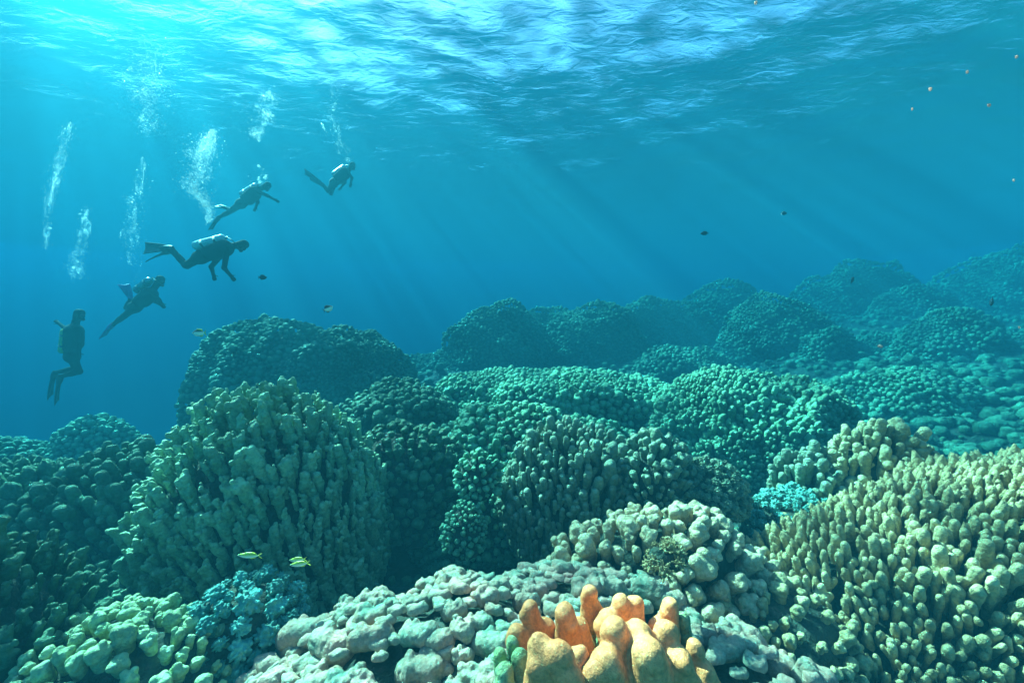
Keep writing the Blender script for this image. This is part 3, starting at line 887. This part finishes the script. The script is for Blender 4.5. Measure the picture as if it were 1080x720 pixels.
    for q in (.3, .72):
        c = ta + (tb - ta) * q
        tube('strap', [c - td * .022, c - td * .022, c + td * .022, c + td * .022], [.085 * s, .096 * s, .096 * s, .085 * s], M_fin, tk, 18)
    cap2 = hd + face * .10 * s - up * .045 * s
    rg = tube('regulator', [cap2 - face * .02 * s, cap2, cap2 + face * .035 * s, cap2 + face * .045 * s], [.02 * s, .035 * s, .033 * s, .012 * s], M_fin, root, 12)
    v = tb + td * .03
    hp = [v + (cap2 - v) * t + lat * -.17 * s * math.sin(t * 3.1416) + bk * .03 * s * math.sin(t * 3.14) for t in np.linspace(0, 1, 10)]
    tube('hose', hp, [.009 * s] * 10, M_fin, root, 8)
    hp = [v + (mid - v) * t + lat * .2 * s * math.sin(t * 2.6) - bk * .18 * s * t * t for t in np.linspace(0, 1, 10)]
    tube('hose', hp, [.008 * s] * 10, M_fin, root, 8)
    mk = hd + face * .075 * s + up * .02 * s
    m = obj('mask', imesh('mask', [(mk + l * .04, mk - l * .04, .042 * s, .042 * s)], .01, k=.01), M_fin, root)
    g = mk + face * .022 * s
    obj('glass', imesh('glass', [(g + l * .035, g - l * .035, .03 * s, .03 * s)], .008, k=.01), M_glass, m)
    return root
diver('level diver at the centre of the group, bright white tank on the back', 8.3,
      dict(pelvis=(211, 271.5), chest=(237, 262), neck=(247, 259), head=(255, 258), face=(261, 263),
           knee_n=(196, 280, -.1), ankle_n=(181, 262, -.12), tip_n=(150, 261, -.12), finw_n=(0, .35, 1),
           knee_f=(197, 280, .1), ankle_f=(180, 264, .14), tip_f=(155, 271, .2), finw_f=(.1, 1, .25),
           elbow_n=(236, 283, -.22), hand_n=(242, 290, -.2), elbow_f=(223, 281, .15), hand_f=(225, 289, .1)),
      ((205, 260, -.04), (238, 251, -.04)), M_tankw, M_fin)
diver('diver angled head up below the level diver, one purple fin showing behind', 9.6,
      dict(pelvis=(142, 324), chest=(158, 310), neck=(164, 302), head=(168, 296), face=(174, 298),
           knee_n=(131, 333, -.1), ankle_n=(119, 342, -.12), tip_n=(107, 354, -.12), finw_n=(.7, .6, .5),
           knee_f=(134, 325, .25), ankle_f=(138, 315, .3), tip_f=(131, 299, .3), finw_f=(1, .6, .1),
           elbow_n=(167, 316, -.25), hand_n=(170, 320, -.15), elbow_f=(164, 318, .2), hand_f=(169, 321, .1)),
      ((143, 307, 0), (160, 294, 0)), M_metal, M_finp)
diver('lowest diver, hanging upright with bent knees and a yellow tank', 8.6,
      dict(pelvis=(76, 376), chest=(78, 349), neck=(80, 339), head=(83, 332), face=(89, 334),
           knee_n=(83, 391, -.1), ankle_n=(64, 396, -.12), tip_n=(56, 423, -.14), finw_n=(.2, 1, 0),
           knee_f=(80, 389, .1), ankle_f=(58, 394, .16), tip_f=(49, 420, .2), finw_f=(.25, 1, 0),
           elbow_n=(84, 360, -.22), hand_n=(83, 370, -.2), elbow_f=(70, 348, .25), hand_f=(62, 342, .35)),
      ((67, 372, 0), (70, 346, 0)), M_tanky, M_fin)
diver('fainter diver higher up, swimming up to the right with one arm stretched ahead', 11.8,
      dict(pelvis=(254, 215), chest=(269, 204), neck=(275, 199), head=(281, 196), face=(287, 199),
           knee_n=(242, 224, -.1), ankle_n=(231, 230, -.12), tip_n=(221, 242, -.12), finw_n=(.5, 1, .3),
           knee_f=(245, 221, .15), ankle_f=(238, 218, .25), tip_f=(227, 214, .3), finw_f=(.2, 1, .6),
           elbow_n=(282, 208, -.2), hand_n=(289, 211, -.1), elbow_f=(272, 212, .2), hand_f=(270, 217, .2)),
      ((254, 206, 0), (272, 195, 0)), M_metal, M_fin)
diver('faintest and farthest diver, alone on the right of the group, fins raised behind bent knees', 13.6,
      dict(pelvis=(352, 193), chest=(364, 183), neck=(368, 179), head=(371, 175), face=(376, 177),
           knee_n=(346, 202, -.1), ankle_n=(341, 196, -.12), tip_n=(323, 181, -.12), finw_n=(.4, .5, -.8),
           knee_f=(349, 203, .15), ankle_f=(343, 196, .2), tip_f=(327, 184, .25), finw_f=(.4, .5, -.8),
           elbow_n=(371, 189, -.2), hand_n=(370, 194, -.15), elbow_f=(364, 191, .2), hand_f=(360, 196, .2)),
      ((351, 185, 0), (365, 175, 0)), M_metal, M_fin)
# ================================================================ fish
def zmat(name, top, bottom, z0, z1):
    m = plain(name, top, .35)
    t = m.node_tree; L = t.links.new
    tc = t.nodes.new('ShaderNodeTexCoord'); sx = t.nodes.new('ShaderNodeSeparateXYZ'); L(tc.outputs['Object'], sx.inputs[0])
    mr = t.nodes.new('ShaderNodeMapRange'); mr.inputs['From Min'].default_value = z0; mr.inputs['From Max'].default_value = z1; L(sx.outputs['Z'], mr.inputs['Value'])
    mx = t.nodes.new('ShaderNodeMix'); mx.data_type = 'RGBA'; mx.inputs[6].default_value = (*bottom, 1); mx.inputs[7].default_value = (*top, 1)
    L(mr.outputs[0], mx.inputs[0]); L(mx.outputs[2], t.nodes['Principled BSDF'].inputs['Base Color'])
    return m
M_fdamsel = zmat('two_tone_fish_skin', (.05, .05, .04), (.95, .88, .7), .004, .016)
M_fyellow = zmat('yellow_backed_fish_skin', (.55, .62, .05), (.75, .8, .72), -.004, .008)
M_yellow = plain('yellow_fin', (.75, .7, .05), .4)
M_fdark = plain('dark_fish_skin', (.03, .04, .05), .4)
M_forange = plain('orange_fish_skin', (.38, .10, .06), .6)
M_eye = plain('fish_eye', (.01, .01, .01), .1)
def fish(label, px, py, d, L, H, yaw, mat, finmat, group=None, pitch=0.0, W_=.35, fork=.5, detail=True, kind='fish'):
    """fish heading along local +X"""
    p = at(px, py, d)
    root = thing(kind, label, 'fish', tuple(p), group)
    root.rotation_euler = (0, -math.radians(pitch), math.radians(yaw))
    S = [(.5, .02), (.47, .16), (.4, .42), (.28, .78), (.12, 1), (-.05, .97), (-.2, .72), (-.3, .42), (-.36, .22), (-.38, .2)]
    V, Q = [], []; n = 12
    for x, h in S:
        for k in range(n):
            a = 6.2832 * k / n
            V.append((x * L, math.cos(a) * h * H / 2 * W_ * (1.1 if x > 0 else .8), math.sin(a) * h * H / 2))
    for i in range(len(S) - 1):
        for k in range(n):
            Q.append((i*n+(k+1) % n, i*n+k, (i+1)*n+k, (i+1)*n+(k+1) % n))
    V += [(.505 * L, 0, 0), (-.385 * L, 0, 0)]; c0 = len(V) - 2
    for k in range(0, n, 2):
        Q.append((c0, k, (k+1) % n, (k+2) % n)); b = (len(S) - 1) * n
        Q.append((c0 + 1, b + (k+2) % n, b + (k+1) % n, b + k))
    obj('body', mesh_np('body', V, Q), mat, root)
    def fin(name, pts, th=.004):
        m = len(pts)
        v = [(x * L, th / 2, z * H) for x, z in pts] + [(x * L, -th / 2, z * H) for x, z in pts]
        me = bpy.data.meshes.new(name)
        me.from_pydata(v, [], [list(range(m)), list(range(2 * m - 1, m - 1, -1))] + [[i, m + i, m + (i+1) % m, (i+1) % m] for i in range(m)])
        return obj(name, me, finmat, root)
    fin('tail_fin', [(-.36, .09), (-.42, .22), (-.52, .5), (-.5 + .1 * fork, .1), (-.5 + .12 * fork, 0), (-.5 + .1 * fork, -.1), (-.52, -.5), (-.42, -.22), (-.36, -.09)])
    fin('dorsal_fin', [(.2, .44), (.1, .6), (-.1, .62), (-.24, .5), (-.3, .22), (-.1, .4)])
    fin('anal_fin', [(-.02, -.47), (-.1, -.6), (-.24, -.5), (-.3, -.2), (-.15, -.35)])
    if detail:
        for s in (1, -1):
            e = obj('eye', imesh('eye', [((.37 * L, s * H * .5 * W_ * .5, .1 * H), (.37 * L, s * H * .5 * W_ * .52, .1 * H), .04 * H + .002, .04 * H + .002)], .002, k=.001), M_eye, root)
    return root
fish('pale bellied dark backed fish above the valley left of the big dark dome', 210, 351, 3.6, .115, .062, 190, M_fdamsel, M_yellow, 'damselfish', pitch=0)
fish('pale and dark fish hovering just over the top of the big dark dome', 346, 325.5, 3.9, .10, .06, 30, M_fdamsel, M_fdark, 'damselfish', pitch=25)
fish('small dark fish in open water right of the level diver', 277, 292.5, 5.0, .10, .055, 12, M_fdark, M_fdark)
fish('yellow tailed slim fish over the turquoise coral, apart from the pair', 263, 585.5, 1.95, .125, .03, 183, M_fyellow, M_yellow, 'yellow tailed fish over the turquoise coral', W_=.55, pitch=4, fork=1)
fish('upper and greener fish of the yellow tailed pair', 314, 590, 1.98, .10, .025, 176, M_fyellow, M_yellow, 'yellow tailed fish over the turquoise coral', W_=.55, pitch=-6, fork=1)
fish('lower and paler fish of the yellow tailed pair', 316, 594.5, 1.9, .11, .026, 178, M_fyellow, M_yellow, 'yellow tailed fish over the turquoise coral', W_=.55, pitch=-8, fork=1)
fish('small dark fish in open water over the middle of the far ridge', 743, 246, 7, .13, .06, 160, M_fdark, M_fdark)
fish('small dark fish higher in the water than the others, right of the middle', 827, 225, 8, .13, .06, 10, M_fdark, M_fdark)
fish('small dark fish diving in front of the pale horizon reef', 899, 295, 6, .12, .07, 30, M_fdark, M_fdark, pitch=45)
fish('largest black fish, near the tall coral tower at the right', 1046, 318, 4.5, .12, .09, 40, M_fdark, M_fdark, pitch=-20)
fish('pinkish dot of a fish in front of the far right hand slope', 928, 365, 5.5, .07, .04, 100, M_forange, M_forange)
for px, py, d, lab in ((1020, 76, 4, 'topmost orange fish speck at the right under the water surface'), (981, 94, 3.6, 'orange fish speck a little left of and below the topmost one'),
                       (962, 115, 4.5, 'faintest orange fish speck, lowest left of the upper group'), (1043, 111, 4, 'orange fish speck right of and below the topmost one'),
                       (1072, 60, 4, 'orange fish speck nearest the upper right corner'), (1069, 190, 5, 'orange fish speck alone halfway down the right edge'), (797, 3, 3.5, 'orange fish speck at the very top edge'),
                       (1075, 345, 5, 'orange fish speck beside the tall coral tower at the right edge')):
    fish(lab, px, py, d, .038, .02, 70 + px % 50, M_forange, M_forange, 'orange reef fish', pitch=60)
# ================================================================ bubbles
M_bub = bpy.data.materials.new('silvery_air_bubble')
t = nodes(M_bub)
d1 = N(t, 'ShaderNodeBsdfDiffuse'); d1.inputs[0].default_value = (.9, .95, .95, 1)
g1 = N(t, 'ShaderNodeBsdfGlossy'); g1.inputs['Roughness'].default_value = .15
tr1 = N(t, 'ShaderNodeBsdfTransparent'); tl1 = N(t, 'ShaderNodeBsdfTranslucent'); tl1.inputs[0].default_value = (.9, .95, .95, 1)
a1 = N(t, 'ShaderNodeMixShader'); t.links.new(d1.outputs[0], a1.inputs[1]); t.links.new(tl1.outputs[0], a1.inputs[2])
a2 = N(t, 'ShaderNodeMixShader'); a1.inputs[0].default_value = .7; a2.inputs[0].default_value = .15; t.links.new(a1.outputs[0], a2.inputs[1]); t.links.new(g1.outputs[0], a2.inputs[2])
a3 = N(t, 'ShaderNodeMixShader'); a3.inputs[0].default_value = .78; t.links.new(a2.outputs[0], a3.inputs[1]); t.links.new(tr1.outputs[0], a3.inputs[2])
oo = N(t, 'ShaderNodeOutputMaterial'); t.links.new(a3.outputs[0], oo.inputs[0])
def ico(sub):
    p = (1 + 5 ** .5) / 2
    v = np.array([(-1,p,0),(1,p,0),(-1,-p,0),(1,-p,0),(0,-1,p),(0,1,p),(0,-1,-p),(0,1,-p),(p,0,-1),(p,0,1),(-p,0,-1),(-p,0,1)], float)
    f = [(0,11,5),(0,5,1),(0,1,7),(0,7,10),(0,10,11),(1,5,9),(5,11,4),(11,10,2),(10,7,6),(7,1,8),(3,9,4),(3,4,2),(3,2,6),(3,6,8),(3,8,9),(4,9,5),(2,4,11),(6,2,10),(8,6,7),(9,8,1)]
    v /= np.linalg.norm(v[0])
    return v, np.array(f)
def plume(label, pts, d, n, rmin=.003, rmax=.010, big=10, dspread=None, seed=0):
    """pts: (px, py, half width px) from the bottom to the top; many small bubbles, a few big flattened caps"""
    rs = np.random.RandomState(seed)
    iv, itf = ico(0)
    ov = np.array([(1,0,0),(-1,0,0),(0,1,0),(0,-1,0),(0,0,1),(0,0,-1)], float)
    of = np.array([(0,2,4),(2,1,4),(1,3,4),(3,0,4),(2,0,5),(1,2,5),(3,1,5),(0,3,5)])
    V, F, nv = [], [], 0
    o = np.array(at(pts[0][0], pts[0][1], d))
    k = np.array(pts, float)
    cl = [(rs.rand(), rs.normal() * .8, rs.normal() * .8, rs.uniform(.12, .5)) for _ in range(max(6, n // 60))]
    for i in range(n + big):
        t = rs.rand() * (len(k) - 1)
        i0 = min(int(t), len(k) - 2); f = t - i0
        q = k[i0] * (1 - f) + k[i0 + 1] * f
        c_ = cl[rs.randint(len(cl))]
        if rs.rand() < .8:
            t = min(max(c_[0] + rs.normal() * .03, 0), .999) * (len(k) - 1)
            i0 = min(int(t), len(k) - 2); f = t - i0
            q = k[i0] * (1 - f) + k[i0 + 1] * f
            g = (np.array([c_[1], c_[2]]) + rs.normal(size=2) * c_[3]) * q[2] * .7
        else:
            g = rs.normal(size=2) * q[2] * .9
        p = np.array(at(q[0] + g[0], q[1] + g[1] * .8, d + rs.normal() * q[2] / FPX * d * .5)) - o
        r = rmin + (rmax - rmin) * rs.rand() ** 3
        if i >= n: r = rs.uniform(1.2, 2.6) * rmax
        M = np.diag([1, 1, .6 if r > rmax else .85])
        R = frame_of(np.array([0, 0, 1.0]) + rs.normal(size=3) * .3, rs.uniform(0, 6))
        a_, b_ = (iv, itf) if r > rmax * 1.1 else (ov, of)
        F.append(b_ + nv); nv += len(a_)
        V.append((a_ * r) @ M @ R.T + p)
    me = mesh_np('bubble_plume', np.concatenate(V), np.concatenate(F))
    ob = obj('bubble_plume', me, M_bub, None, tuple(o))
    ob['kind'] = 'stuff'; ob['label'] = label; ob['category'] = 'bubbles'
plume('dense white bubble cloud rising from the level diver', [(222, 232, 3), (216, 212, 5), (202, 196, 9), (208, 180, 13), (214, 165, 12), (218, 152, 9), (224, 139, 4)], 8.2, 5200, .005, .016, 30, seed=1)
plume('bubble column above the angled diver', [(146, 292, 6), (138, 250, 9), (142, 225, 8), (146, 200, 6), (150, 172, 4)], 9.4, 1500, .004, .014, 9, seed=2)
plume('bubble column above the lowest diver', [(85, 291, 7), (80, 278, 8), (86, 255, 6), (88, 240, 5), (92, 218, 3)], 8.6, 1900, .004, .015, 6, seed=3)
plume('long slanting bubble streak at the far left', [(48, 262, 2), (50, 235, 3), (55, 205, 5), (60, 180, 6), (66, 158, 7), (74, 130, 3)], 7.5, 2200, .003, .011, 2, seed=4)
plume('small bubble cluster over the head of the arm stretching diver', [(273, 195, 2), (276, 186, 5), (274, 175, 4)], 11.7, 300, .006, .02, 7, seed=5)
plume('bubble cloud high above the arm stretching diver', [(270, 146, 4), (274, 132, 7), (280, 115, 10), (284, 100, 8)], 11.0, 1600, .006, .02, 5, seed=6)
plume('thin bubble trail above the farthest diver', [(369, 170, 3), (362, 158, 5), (356, 145, 5), (350, 122, 10), (352, 95, 10)], 13.2, 900, .006, .02, 12, seed=7)
plume('scattered bubble haze under the sun glare', [(155, 135, 8), (160, 110, 14), (150, 85, 22), (165, 60, 26)], 10, 2500, .005, .016, 6, seed=8)
